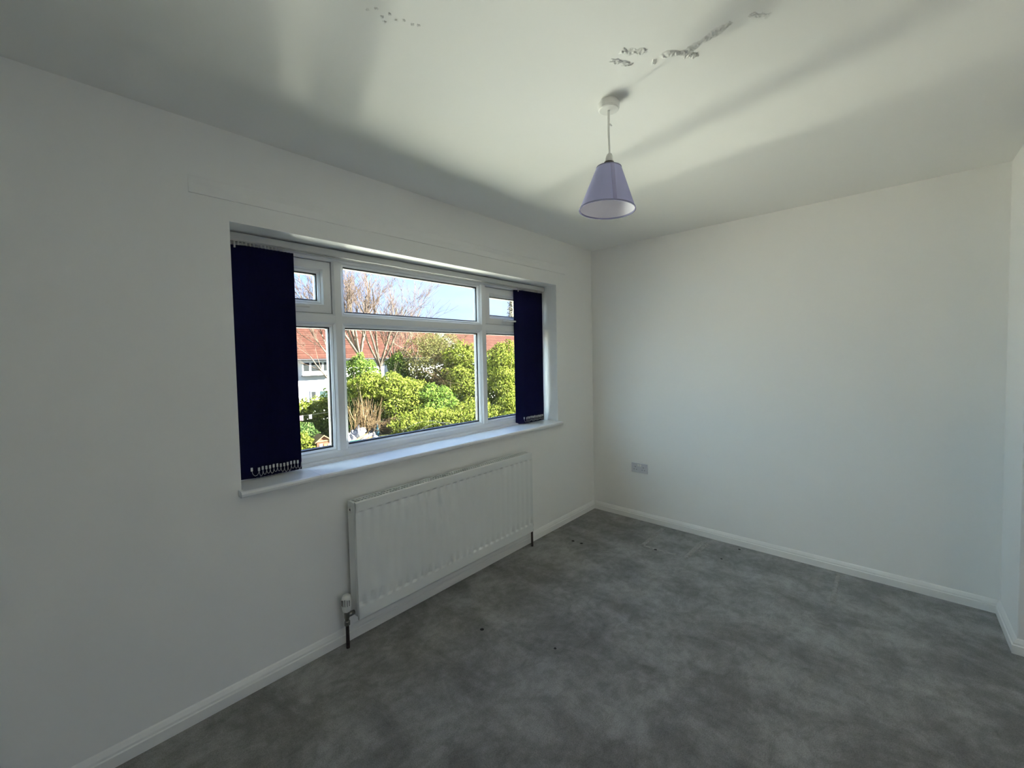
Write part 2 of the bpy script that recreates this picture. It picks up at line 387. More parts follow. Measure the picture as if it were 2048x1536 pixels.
# flaking plaster on the ceiling (parts of the ceiling)
def plaster(pts, width, amp, seed, nu=60, nv=14):
    rnd = np.random.default_rng(seed)
    P = np.array(pts, float); seg = np.r_[0, np.cumsum(np.linalg.norm(np.diff(P, axis=0), axis=1))]
    u = np.linspace(0, seg[-1], nu); cx = np.interp(u, seg, P[:,0]); cy = np.interp(u, seg, P[:,1])
    tx = np.gradient(cx); ty = np.gradient(cy); l = np.hypot(tx, ty); nx, ny = -ty/l, tx/l
    wv = width*(0.45 + 0.55*np.abs(np.sin(np.linspace(0, 9, nu)+seed)))
    v = np.linspace(-1, 1, nv)
    G = rnd.random((nu, nv)); G = (G + np.roll(G,1,0) + np.roll(G,1,1))/3
    fall = np.outer(np.clip(np.minimum(np.arange(nu), nu-1-np.arange(nu))/4, 0, 1), np.clip((1-np.abs(v))*2.2, 0, 1))
    hgt = amp*fall*(0.15 + 1.5*np.clip(G-0.3, 0, 1))
    X = cx[:,None] + nx[:,None]*v[None]*wv[:,None]; Y = cy[:,None] + ny[:,None]*v[None]*wv[:,None]
    Z = H + 0.0008 - hgt
    V = np.stack([X, Y, Z], -1).reshape(-1, 3)
    ii = (np.arange(nu-1)[:,None]*nv + np.arange(nv-1)[None]).ravel()
    Q = np.stack([ii, ii+nv, ii+nv+1, ii+1], -1)
    return put('plaster_patch', np_mesh('plaster_patch', V, Q, W['plaster']), ceiling)
plaster([(-2.148,-1.395),(-2.11,-1.43),(-2.085,-1.462)], 0.020, 0.006, 1, 40)
plaster([(-2.135,-1.352),(-2.09,-1.38),(-2.055,-1.395)], 0.018, 0.006, 2, 36)
plaster([(-2.027,-1.448),(-2.018,-1.462)], 0.016, 0.007, 3, 20)
plaster([(-2.022,-1.478),(-2.028,-1.500),(-2.014,-1.522),(-1.990,-1.546),(-2.005,-1.585),(-2.012,-1.630),(-2.026,-1.690)], 0.020, 0.007, 4, 90)
plaster([(-1.990,-1.535),(-1.962,-1.556),(-1.955,-1.575)], 0.020, 0.008, 5, 36)
plaster([(-2.020,-1.728),(-1.995,-1.750),(-1.970,-1.775)], 0.014, 0.004, 6, 36)
for k, (px, py) in enumerate([(-2.785,-0.965),(-2.77,-0.985),(-2.745,-0.972),(-2.735,-0.995),(-2.71,-0.99),(-2.695,-1.005),(-2.67,-1.01),(-2.655,-1.02),(-2.73,-0.96)]):
    plaster([(px, py),(px+0.012, py-0.008)], 0.007, 0.005, 20+k, 12, 6)

# dents and marks of the carpet (parts of the floor)
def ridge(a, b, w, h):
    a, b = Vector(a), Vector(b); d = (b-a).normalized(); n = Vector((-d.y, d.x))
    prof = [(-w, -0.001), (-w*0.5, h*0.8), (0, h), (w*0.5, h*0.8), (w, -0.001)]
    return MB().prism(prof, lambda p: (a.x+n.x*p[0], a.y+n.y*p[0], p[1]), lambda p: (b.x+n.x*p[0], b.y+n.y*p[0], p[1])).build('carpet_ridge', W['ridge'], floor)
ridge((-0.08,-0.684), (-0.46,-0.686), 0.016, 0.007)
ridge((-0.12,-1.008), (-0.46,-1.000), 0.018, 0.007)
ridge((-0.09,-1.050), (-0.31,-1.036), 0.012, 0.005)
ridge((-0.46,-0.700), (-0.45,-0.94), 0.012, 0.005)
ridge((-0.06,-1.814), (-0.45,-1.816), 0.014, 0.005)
for (x, y, r) in ((-1.931,-0.468,0.011),(-0.734,-0.248,0.012),(-0.729,-0.321,0.012),(-0.467,-0.790,0.012),(-0.075,-1.251,0.009),(-0.31,-1.194,0.008),(-1.795,-0.844,0.007)):
    MB().lathe([(0,0.0035),(r*0.6,0.003),(r,0.0005)], 9, (x, y, 0), caps=False).build('scorch_mark', W['soot'], floor)

# ================================================================== WINDOW
win = empty('window_1', ((WX0+WX1)/2, 0.16, 0.893)); tag(win, 'white six-pane casement window looking over the gardens', 'window', kind='structure')
FZ0, FZ1, FY = 0.893, 2.026, 0.160
MB().ring(WX0, WX1, FZ0, FZ1, [(0,FY),(0.048,FY),(0.060,FY+0.010),(0.060,FY+0.07),(0,FY+0.07)]).build('outer_frame', W['upvc'], win)
MB().prism([(FY-0.016,FZ0),(FY,FZ0),(FY,FZ0+0.020),(FY-0.006,FZ0+0.020),(FY-0.014,FZ0+0.012)], lambda p: (WX0,p[0],p[1]), lambda p: (WX1,p[0],p[1])).build('bottom_trim', W['upvc'], win)
ML, MR, TZ, HW = -2.349, -1.250, 1.6595, 0.0285
IX0, IX1, IZ0, IZ1 = WX0+0.060, WX1-0.060, FZ0+0.060, FZ1-0.060
for mx_ in (ML, MR):
    MB().prism([(-HW,FY+0.010),(-HW+0.010,FY),(HW-0.010,FY),(HW,FY+0.010),(HW,FY+0.07),(-HW,FY+0.07)],
        lambda p: (mx_+p[0],p[1],IZ0-0.004), lambda p: (mx_+p[0],p[1],IZ1+0.004)).build('mullion', W['upvc'], win)
for (a, b) in ((IX0-0.004, ML-HW+0.010), (ML+HW-0.010, MR-HW+0.010), (MR+HW-0.010, IX1+0.004)):
    MB().prism([(-HW,FY+0.0105),(-HW+0.010,FY+0.0005),(HW-0.010,FY+0.0005),(HW,FY+0.0105),(HW,FY+0.069),(-HW,FY+0.069)],
        lambda p: (a,p[1],TZ+p[0]), lambda p: (b,p[1],TZ+p[0])).build('transom', W['upvc'], win)
cols = ((IX0, ML-HW), (ML+HW, MR-HW), (MR+HW, IX1)); rows = ((IZ0, TZ-HW), (TZ+HW, IZ1))
for ci, (a, b) in enumerate(cols):
    for ri, (c, d) in enumerate(rows):
        holder = win; x0, x1, z0, z1 = a, b, c, d
        if ri == 1 and ci != 1:
            g = 0.0035
            holder = MB().ring(x0+g, x1-g, z0+g, z1-g, [(0,FY+0.017),(0.042,FY+0.012),(0.050,FY+0.022),(0.050,FY+0.075),(0,FY+0.075)]).build('sash', W['upvc'], win)
            MB().ring(x0+0.0002, x1-0.0002, z0+0.0002, z1-0.0002, [(0,FY+0.030),(0.0032,FY+0.030),(0.0032,FY+0.045),(0,FY+0.045)]).build('seal', W['gasket'], holder)
            hx = (x0+x1)/2 - 0.09 if ci == 2 else (x0+x1)/2
            hd = MB().box(hx-0.026, hx+0.026, FY+0.006, FY+0.016, z0+0.016, z0+0.036)
            hd.tube([(hx-0.012,FY+0.012,z0+0.026),(hx-0.014,FY-0.014,z0+0.026),(hx+0.010,FY-0.022,z0+0.027),(hx+0.088,FY-0.024,z0+0.029)], [0.008,0.008,0.009,0.007], 8)
            hd.build('handle', W['plastic'], holder, bevel=0.002)
            x0, x1, z0, z1 = x0+g+0.050, x1-g-0.050, z0+g+0.050, z1-g-0.050
        dy = 0.012 if holder is not win else 0.0
        bead = MB().ring(x0, x1, z0, z1, [(-0.001,FY+0.014+dy),(0.004,FY+0.012+dy),(0.013,FY+0.022+dy),(0.013,FY+0.036+dy),(-0.001,FY+0.036+dy)]).build('glazing_bead', W['upvc'], win)
        MB().ring(x0+0.0125, x1-0.0125, z0+0.0125, z1-0.0125, [(0,FY+0.0300+dy),(0.0065,FY+0.0315+dy),(0.0085,FY+0.036+dy),(0.0085,FY+0.060+dy),(-0.002,FY+0.060+dy),(-0.002,FY+0.0361+dy),(0,FY+0.036+dy)]).build('gasket', W['gasket'], bead)
        MB().box(x0+0.004, x1-0.004, FY+0.0405+dy, FY+0.0445+dy, z0+0.004, z1-0.004).build('pane', W['glass'], win)
# sill of butted lengths
SJ = [-2.895, -2.563, -1.602, -1.340, -0.548]
for k in range(4):
    a, b = SJ[k]+(0.0006 if k else 0), SJ[k+1]-(0.0006 if k < 3 else 0)
    prof = [(0.158,0.866),(0.158,0.893),(-0.036,0.893),(-0.044,0.890),(-0.048,0.882),(-0.046,0.872),(-0.040,0.866)]
    i0 = MB()
    if k in (0, 3):
        # the end lengths carry a short horn past the reveal, in front of the wall only
        if k == 0: a_in = WX0+0.0005; b_in = b
        else: a_in = a; b_in = WX1-0.0005
        i0.prism(prof, lambda p: (a_in,p[0],p[1]), lambda p: (b_in,p[0],p[1]))
        hp = [(-0.0003,0.8665),(-0.0003,0.8925)] + prof[2:]
        if k == 0: i0.prism(hp, lambda p: (a,p[0],p[1]), lambda p: (a_in,p[0],p[1]))
        else: i0.prism(hp, lambda p: (b_in,p[0],p[1]), lambda p: (b,p[0],p[1]))
    else:
        i0.prism(prof, lambda p: (a,p[0],p[1]), lambda p: (b,p[0],p[1]))
    i0.build('sill_board', W['sill'], win)

# ================================================================== VERTICAL BLIND
bl = empty('vertical_blind', (-1.722, 0.137, 1.985)); tag(bl, 'navy vertical blind drawn back to both sides of the window', 'blind')
hr = MB().prism([(0.117,1.990),(0.121,1.986),(0.153,1.986),(0.157,1.990),(0.157,2.019),(0.117,2.019)], lambda p: (WX0+0.006,p[0],p[1]), lambda p: (WX1-0.006,p[0],p[1])).build('headrail', W['rail'], bl)
MB().box(WX0+0.01, WX1-0.01, 0.132, 0.142, 1.9852, 1.9866).build('track_slot', W['dark'], hr)
MB().tube([(WX0+0.02,0.119,1.9825),(-2.2,0.119,1.978),(-1.5,0.119,1.978),(WX1-0.02,0.119,1.9825)], 0.0016, 6).build('draw_cord', W['bead'], hr)
SW, STZ0, STZ1, TILT = 0.089, 0.899, 1.968, math.radians(20)
def slat_mesh():
    m = MB(); n = 8; t = 0.0005
    loop = [(-SW/2+SW*k/n, 0.0018*(1-(2*k/n-1)**2)) for k in range(n+1)]
    prof = [(x, y-t) for x, y in loop] + [(x, y+t) for x, y in reversed(loop)]
    m.prism(prof, lambda p: (p[0],p[1],STZ0), lambda p: (p[0],p[1],STZ1))
    me = m.mesh('slat'); me.materials.append(W['navy']); return me
SLAT = slat_mesh()
hm = MB().box(-0.0035,0.0035,-0.001,0.001,STZ1-0.012,STZ1+0.012); hm.box(-0.0035,0.0035,-0.0025,0.0025,STZ1+0.010,STZ1+0.0205)
HANG = hm.mesh('hanger'); HANG.materials.append(W['bead'])
def bead_line(m, pts, step=0.0046, r=0.0017):
    P = [Vector(p) for p in pts]; acc = 0.0; last = P[0]
    for a, b in zip(P, P[1:]):
        d = (b-a).length; t = step-acc if acc else 0.0
        while t <= d:
            c = a.lerp(b, t/d if d else 0)
            m.lathe([(0,-r),(r*0.87,-r*0.5),(r*0.87,r*0.5),(0,r)], 5, tuple(c), caps=False); t += step
        acc = d-(t-step)
    return m
def chain_mesh(dx, dz, dy):
    m = MB()
    pts = [(dx*u, -0.0025+dy*u, -dz*(1-(2*u-1)**2)**0.55) for u in [k/16 for k in range(17)]]
    bead_line(m, pts)
    m.tube(pts, 0.0005, 4)
    m.box(-0.004,0.004,-0.0035,0.001,-0.003,0.013)
    me = m.mesh('bead_chain'); me.materials.append(W['bead']); return me
rnd = random.Random(4)
def stack(x_first, x_last, n, seed):
    rr = random.Random(seed); step = (x_last-x_first)/(n-1)
    chains = [chain_mesh(step, 0.024+0.003*k, -0.002) for k in range(3)]
    first = chain_mesh(step*1.9, 0.027, -0.002)
    for i in range(n):
        x = x_first+step*i; t = TILT + rr.uniform(-0.03, 0.03)
        s = put('slat', SLAT, bl, loc=(x, 0.137, 0), rot=(0, 0, -t))
        put('hanger', HANG, s, loc=(x, 0.137, 0), rot=(0, 0, -t))
        ex, ey = x+SW/2*math.cos(t)-0.004, 0.137-SW/2*math.sin(t)
        if i < n-1:
            put('bead_chain', first if i == 0 else chains[rr.randrange(3)], s, loc=(ex-(step*0.9 if i == 0 else 0), ey-0.002, 0.936+rr.uniform(-0.003,0.003)))
stack(-2.832, -2.628, 14, 1)
stack(-0.884, -0.640, 15, 2)

# ================================================================== RADIATOR
rad = empty('radiator', (-1.735, -0.07, 0.135)); tag(rad, 'white double panel radiator under the window sill', 'radiator')
RX0, RX1, RZ0, RZ1, RY = -2.428, -1.046, 0.140, 0.733, -0.108
ng = 27; pitch = (RX1-RX0-0.05)/(ng-1)
xs_ = [RX0, RX0+0.003]; dx_ = [0, 0]
for k in range(ng):
    c = RX0+0.025+k*pitch
    for q in range(-5, 6):
        xs_.append(c+q*0.0049); dx_.append(0.5*(1+math.cos(math.pi*q/5)))
xs_ += [RX1-0.003, RX1]; dx_ += [0, 0]
zs_ = [RZ0, RZ0+0.003, 0.196, 0.208, 0.224, 0.262, 0.640, 0.668, 0.679, 0.687, RZ1-0.003, RZ1]
dz_ = [0, 0, 0, 0.0095, 0.0085, 0.0022, 0.0022, 0.0060, 0.0085, 0, 0, 0]
V = []
for j, z in enumerate(zs_):
    for i, x in enumerate(xs_):
        edge = 0.003 if (i in (0, len(xs_)-1) or j in (0, len(zs_)-1)) else 0
        V.append((x, RY + dx_[i]*dz_[j] + edge, z))
nx_ = len(xs_); nz_ = len(zs_)
Q = [(j*nx_+i, j*nx_+i+1, (j+1)*nx_+i+1, (j+1)*nx_+i) for j in range(nz_-1) for i in range(nx_-1)]
fp = MB(); fp.v = V; fp.f = Q
per = [i for i in range(nx_)] + [j*nx_+nx_-1 for j in range(1, nz_)] + [(nz_-1)*nx_+i for i in range(nx_-2, -1, -1)] + [j*nx_ for j in range(nz_-2, 0, -1)]
b0 = len(fp.v)
for k in per: x, y, z = fp.v[k]; fp.v.append((x, RY+0.014, z))
for k in range(len(per)):
    k2 = (k+1) % len(per); fp.f.append((per[k], per[k2], b0+k2, b0+k))
fp.f.append(tuple(range(b0, b0+len(per))))
fp.build('front_panel', W['radiator'], rad)
MB().box(RX0+0.004, RX1-0.004, -0.046, -0.032, RZ0+0.004, RZ1-0.012).build('back_panel', W['radiator'], rad, bevel=0.003)
for (xa, xb) in ((RX0-0.0015, RX0+0.006), (RX1-0.006, RX1+0.0015)):
    MB().box(xa, xb, -0.0910, -0.028, RZ0+0.012, RZ1-0.004).build('side_panel', W['radiator'], rad, bevel=0.002)
gr = MB(); gy0, gy1, gz0, gz1 = -0.0935, -0.030, RZ1-0.012, RZ1-0.003
gr.box(RX0+0.006, RX1-0.006, gy0, gy0+0.010, gz0, gz1); gr.box(RX0+0.006, RX1-0.006, gy1-0.010, gy1, gz0, gz1)
n = 76
for k in range(n+1):
    x = RX0+0.008+(RX1-RX0-0.016)*k/n
    gr.box(x-0.0028, x+0.0028, gy0+0.009, gy1-0.009, gz0+0.001, gz1-0.001)
gr.box(RX0+0.02, RX1-0.02, -0.066, -0.058, gz0+0.0005, gz1-0.0005)
tg = gr.build('top_grille', W['radiator'], rad)
MB().box(RX0+0.008, RX1-0.008, -0.092, -0.048, RZ1-0.034, RZ1-0.033).build('grille_shade', W['dark'], rad)  # dark sheet added under the grille to paint the shade in its slots
pl = MB().lathe([(0.0,-0.004),(0.007,-0.004),(0.010,-0.007),(0.0165,-0.006),(0.0175,0.0)], 20, (RX0-0.0015,-0.061,0.690), 'X').build('end_plug', W['plastic'], rad, smooth=False)
MB().lathe([(0,-0.0048),(0.006,-0.0048),(0.006,-0.003)], 8, (RX0-0.0015,-0.061,0.690), 'X').build('plug_socket', W['dark'], pl)
VX = RX0-0.040
vb = MB().lathe([(0.0135,0.118),(0.0135,0.136),(0.010,0.140),(0.0105,0.152),(0.013,0.156),(0.013,0.178),(0.011,0.188)], 14, (VX,-0.061,0))
vb.tube([(VX+0.008,-0.061,0.166),(VX+0.022,-0.061,0.166),(VX+0.042,-0.061,0.166)], [0.0115,0.0125,0.011], 12)
valve = vb.build('thermostatic_valve', W['chrome'], rad, smooth=False)
MB().lathe([(0.013,0.186),(0.0185,0.190),(0.0225,0.205),(0.0235,0.235),(0.022,0.258),(0.017,0.268),(0,0.270)], 20, (VX,-0.061,0)).build('valve_head', W['plastic'], valve, smooth=True)
for k in range(-2, 3):
    sl = MB()
    a = math.radians(225+k*26)
    c = Vector((VX+0.0229*math.cos(a), -0.061+0.0229*math.sin(a), 0))
    ta = Vector((-math.sin(a), math.cos(a), 0))*0.0011; no = Vector((math.cos(a), math.sin(a), 0))*0.0018
    z0, z1 = 0.222, 0.256 - abs(k)*0.003
    i = len(sl.v)
    for zz in (z0, z1):
        for sx, sn in ((-1,-1),(1,-1),(1,1),(-1,1)):
            q = c+ta*sx+no*sn; sl.v.append((q.x,q.y,zz))
    sl.f += [(i,i+3,i+2,i+1),(i+4,i+5,i+6,i+7),(i,i+1,i+5,i+4),(i+1,i+2,i+6,i+5),(i+2,i+3,i+7,i+6),(i+3,i,i+4,i+7)]
    sl.build('head_slot', W['dark'], valve)
MB().tube([(VX,-0.061,0.122),(VX+0.0005,-0.060,0.07),(VX,-0.061,0.0005)], [0.0085,0.0085,0.0090], 10).build('feed_pipe', W['pipe'], rad)
LX = RX1+0.040
lb = MB().lathe([(0.012,0.118),(0.012,0.134),(0.009,0.138),(0.010,0.150),(0.012,0.154),(0.012,0.180)], 12, (LX,-0.061,0))
lb.tube([(LX-0.008,-0.061,0.164),(LX-0.045,-0.061,0.164)], 0.011, 10)
lock = lb.build('lockshield_valve', W['chrome'], rad)
MB().lathe([(0.013,0.178),(0.0135,0.200),(0.011,0.212),(0,0.214)], 14, (LX,-0.061,0)).build('valve_cap', W['plastic'], lock, smooth=True)
MB().tube([(LX,-0.061,0.122),(LX,-0.0605,0.06),(LX,-0.061,0.0005)], [0.0085,0.0085,0.0090], 10).build('return_pipe', W['pipe'], rad)

# ================================================================== DOUBLE SOCKET
so = empty('double_socket', (0, -0.4565, 0.452)); tag(so, 'silver grey double power socket low on the side wall', 'socket')
sy0, sy1, sz0, sz1 = -0.5295, -0.3835, 0.411, 0.495
MB().box(-0.0085, -0.0002, sy0, sy1, sz0, sz1).build('face_plate', W['socket'], so, bevel=0.002)
for c in (-0.420, -0.493):
    for (a, b, c0, c1) in ((-0.002,0.002,0.046,0.055),(-0.0145,-0.0075,0.026,0.030),(0.0075,0.0145,0.026,0.030)):
        MB().box(-0.0098, -0.0080, c+a, c+b, sz0+c0, sz0+c1).build('pin_slot', W['dark'], so)
for c in (-0.4465, -0.4665):
    MB().box(-0.0115, -0.0080, c-0.0065, c+0.0065, sz0+0.056, sz0+0.074).build('rocker_switch', W['plastic'], so, bevel=0.001)

# ================================================================== PENDANT LAMP
PX, PY = -1.936, -1.241
pe = empty('pendant_lamp', (PX, PY, H)); tag(pe, 'ceiling pendant lamp with a tapered lavender fabric shade', 'lamp')
MB().lathe([(0.0,2.3665),(0.034,2.367),(0.0385,2.369),(0.0400,2.374),(0.0408,2.389),(0.0335,2.3895),(0.0335,2.3998)], 40, (PX,PY,0)).build('ceiling_rose', W['plastic'], pe, smooth=False)
MB().tube([(PX,PY,2.368),(PX-0.001,PY+0.0005,2.32),(PX-0.0012,PY+0.001,2.29),(PX+0.0006,PY,2.24),(PX+0.001,PY-0.0006,2.20)], 0.0040, 10).build('flex', W['plastic'], pe, smooth=True)
kn = MB().tube([(PX-0.003,PY+0.002,2.318),(PX+0.003,PY-0.004,2.314),(PX+0.009,PY-0.008,2.309)], [0.002,0.0032,0.0022], 7).build('cord_knot', W['plastic'], pe)
tilt = Matrix.Translation((PX,PY,2.17)) @ Matrix.Rotation(math.radians(3.8), 4, Vector((math.cos(YAW+math.pi/2), -math.sin(YAW+math.pi/2), 0)).cross(Vector((0,0,1)))) 
# lamp holder and shade hang very slightly out of plumb
ax_r = Vector((math.cos(YAW), -math.sin(YAW), 0)); fw = Vector((math.sin(YAW), math.cos(YAW), 0))
tilt = Matrix.Translation((PX,PY,2.18)) @ Matrix.Rotation(math.radians(3.2), 4, fw) @ Matrix.Translation((-PX,-PY,-2.18))
def tilted(mb):
    mb.v = [tuple(tilt @ Vector(p)) for p in mb.v]; return mb
tilted(MB().lathe([(0.004,2.206),(0.009,2.203),(0.0135,2.194),(0.0150,2.184),(0.0150,2.172)], 24, (PX,PY,0))).build('lamp_holder', W['plastic'], pe, smooth=True)
tilted(MB().lathe([(0.0125,2.173),(0.0185,2.173),(0.0185,2.168),(0.0130,2.167),(0.0130,2.135),(0.0145,2.133),(0.0145,2.128),(0.0,2.128)], 24, (PX,PY,0))).build('holder_ring', W['brass'], pe)
ST, SB, RT, RB = 2.152, 1.993, 0.0465, 0.1055
sh = tilted(MB().lathe([(RT,ST),(RB,SB)], 64, (PX,PY,0), caps=False)).build('lamp_shade', W['shade'], pe, smooth=True)
tilted(MB().lathe([(RT-0.0012,ST),(RB-0.0012,SB)], 64, (PX,PY,0), caps=False)).build('shade_liner', W['liner'], sh, smooth=True)
tilted(MB().lathe([(RB-0.0022,SB-0.001),(RB+0.0012,SB-0.001),(RB+0.0004,SB+0.004),(RB-0.003,SB+0.004),(RB-0.0022,SB-0.001)], 64, (PX,PY,0), caps=False)).build('lower_trim', W['trimp'], sh)
tilted(MB().lathe([(RT-0.0022,ST-0.003),(RT+0.0012,ST-0.003),(RT+0.0008,ST+0.001),(RT-0.002,ST+0.001),(RT-0.0022,ST-0.003)], 64, (PX,PY,0), caps=False)).build('upper_trim', W['trimp'], sh)
to_cam = math.atan2(-2.034-PY, -3.403-PX); sa = to_cam + math.radians(16)
sm = MB()
for k in range(6):
    pass
w0 = math.radians(10); prof = []
a0, a1 = sa, sa+0.16
n = 5; i0 = 0
for k in range(n+1):
    u = k/n
    for (r, z, wd) in ((RT+0.0009, ST-0.002, 0.0150), (RB+0.0009, SB+0.003, 0.0135)):
        an = sa + (u-0.5)*wd/r
        sm.v.append((PX+r*math.cos(an), PY+r*math.sin(an), z))
for k in range(n): sm.f.append((2*k, 2*k+2, 2*k+3, 2*k+1))
tilted(sm).build('seam', W['seam'], sh)
for k in range(3):
    a = math.radians(30+120*k)
    gm = MB().tube([(PX+0.013*math.cos(a),PY+0.013*math.sin(a),2.150),(PX+(RT-0.001)*math.cos(a),PY+(RT-0.001)*math.sin(a),2.151)], 0.0012, 5)
    tilted(gm).build('spider_arm', W['plastic'], pe)

# ================================================================== OUTSIDE
GZ = -2.9
gmesh = MB().quad((-90,TH,GZ),(120,TH,GZ),(120,140,GZ),(-90,140,GZ))
tag(gmesh.build('garden_ground', W['ground']), 'rough garden ground beyond the window', 'ground', kind='structure')
tag(MB().box(XL-3.0, 4.0, -6.5, TH, GZ, -0.0605).build('wall_below', W['brickwall']), 'storey of the house below the room', 'wall', kind='structure')
tag(MB().box(-11, 24, 4.5, 14.8, GZ, GZ+0.03).build('bounce_patio', W['bounce_stone']), 'unseen pale paving added below the window to bounce sunlight', 'paving', kind='structure')  # unseen paving added to throw sunlight up onto the ceiling

nb = MB().box(-11.0, -5.4, 0.9, 10.0, GZ, 1.25).build('wall_bounce', W['creambounce'])  # unseen block added left of the window to bounce sunlight onto the side wall
tag(nb, 'unseen wall block added to bounce light, cream below and blue above', 'wall', kind='structure')
MB().box(-10.95, -5.36, 0.86, 10.04, 1.25, 7.6).build('upper_bounce_wall', W['bluebounce'], nb)  # blue tint stands in for skylight on the lower side wall
# ---- the houses across the gardens
def house(name, x0, x1, label, wins):
    h = empty(name, ((x0+x1)/2, 29.0, GZ-0.3)); tag(h, label, 'house', 'red-roofed houses across the gardens')
    MB().box(x0, x1, 29.0, 37.0, GZ-0.4, 1.62).build('wall', W['render'], h)
    rf = MB(); EY, EZ, RYY, RZZ = 28.55, 1.60, 33.0, 4.66; nrow = 17
    for k in range(nrow):
        u0, u1 = k/nrow, (k+1)/nrow
        ya, za = EY+(RYY-EY)*u0, EZ+(RZZ-EZ)*u0; yb, zb = EY+(RYY-EY)*u1, EZ+(RZZ-EZ)*u1
        rf.prism([(ya-0.02,za+0.055),(yb,zb+0.02),(yb,zb-0.05),(ya-0.02,za-0.01)], lambda p: (x0-0.25,p[0],p[1]), lambda p: (x1+0.25,p[0],p[1]))
    rf.prism([(RYY,RZZ+0.02),(37.45,1.60),(37.45,1.5),(RYY,RZZ-0.08)], lambda p: (x0-0.25,p[0],p[1]), lambda p: (x1+0.25,p[0],p[1]))
    tag(rf.build('roof_tiles', W['roof'], h), 'red tiled roof slope', kind='stuff')
    MB().tube([(x0-0.25,RYY,RZZ+0.03),(x1+0.25,RYY,RZZ+0.03)], 0.11, 8).build('ridge', W['roof'], h)
    for xx in (x0, x1-0.2):
        MB().prism([(29.0,1.62),(37.0,1.62),(33.0,RZZ-0.12)], lambda p: (xx,p[0],p[1]), lambda p: (xx+0.2,p[0],p[1])).build('gable', W['render'], h)
    MB().box(x0-0.25, x1+0.25, 28.62, 28.68, 1.34, 1.52).build('fascia', W['render'], h)
    MB().tube([(x0-0.25,28.52,1.54),(x1+0.25,28.52,1.54)], 0.065, 8).build('gutter', W['gutter'], h)
    for wx in wins:
        f = MB().box(wx, wx+2.06, 28.78, 29.02, 0.42, 1.47).build('bay_frame', W['render'], h)
        for (a, b) in ((0.07,0.46),(0.62,1.36),(1.52,1.92)):
            MB().box(wx+a, wx+b, 28.765, 28.785, 0.72, 1.34).build('pane', W['hwin'], f)
        MB().box(wx-0.04, wx+2.10, 28.70, 29.0, 0.37, 0.42).build('sill', W['gutter'], f)
        d = MB().box(wx+0.55, wx+1.10, 28.95, 29.01, GZ, -0.70).build('door', W['upvc'], h)
        MB().box(wx+0.62, wx+0.93, 28.94, 28.952, -1.35, -0.78).build('pane', W['hwin'], d)
        MB().box(wx+0.62, wx+0.93, 28.94, 28.952, -2.2, -1.45).build('pane', W['hwin'], d)
        p = MB().box(wx+1.14, wx+3.0, 28.93, 29.02, -1.75, -0.72).build('wide_window', W['upvc'], h)
        MB().box(wx+1.22, wx+2.05, 28.92, 28.935, -1.66, -0.80).build('pane', W['teal'], p)
        MB().box(wx+2.13, wx+2.92, 28.92, 28.935, -1.66, -0.80).build('pane', W['teal'], p)
        MB().box(wx+1.2, wx+1.8, 28.6, 28.85, -1.62, -1.36).build('window_box', W['ply'], h)
        MB().box(wx+1.14, wx+3.0, 28.55, 28.93, -1.70, -1.62).build('ledge', W['render'], h)
    return h
house('terraced_house', -14.0, 22.6, 'long white rendered house with red tiled roof behind the bare tree', [8.60, 1.2, 15.6])
house('gabled_house', 24.6, 36.2, 'white house whose red roof shows above the right hand hedge', [28.0])

# ---- foliage and branches
def leaves(blobs, n, size, seed, m, flat=0.0, shell=0.55):
    r = np.random.default_rng(seed); B = np.array(blobs, float)
    vol = (B[:,3]*B[:,4]*B[:,5])**(2/3); idx = r.choice(len(B), n, p=vol/vol.sum())
    d = r.normal(size=(n,3)); d /= np.linalg.norm(d, axis=1)[:,None]
    rad_ = 1 - (1-shell)*r.random(n)**1.6
    lump = 1 + 0.16*np.sin(d[:,0]*5+idx*1.7) * np.cos(d[:,1]*4+idx) + 0.14*np.sin(d[:,2]*7+idx*2.1)
    C = B[idx,:3] + d*B[idx,3:6]*(rad_*lump)[:,None]
    ok = C[:,2] > GZ+0.03; C = C[ok]; d = d[ok]; k = len(C)
    nrm = d*0.7 + r.normal(size=(k,3))*0.75 + np.array([0,-0.25,0.45]); nrm /= np.linalg.norm(nrm, axis=1)[:,None]
    a = np.cross(nrm, r.normal(size=(k,3))); a /= np.linalg.norm(a, axis=1)[:,None]; b = np.cross(nrm, a)
    s = (size*(0.6+0.8*r.random(k)))[:,None]
    V = np.stack([C-a*s, C-b*s*0.55+nrm*s*0.12, C+a*s, C+b*s*0.55+nrm*s*0.12], 1).reshape(-1,3)
    Q = np.arange(4*k).reshape(-1,4)
    return np_mesh('foliage', V, Q, m)

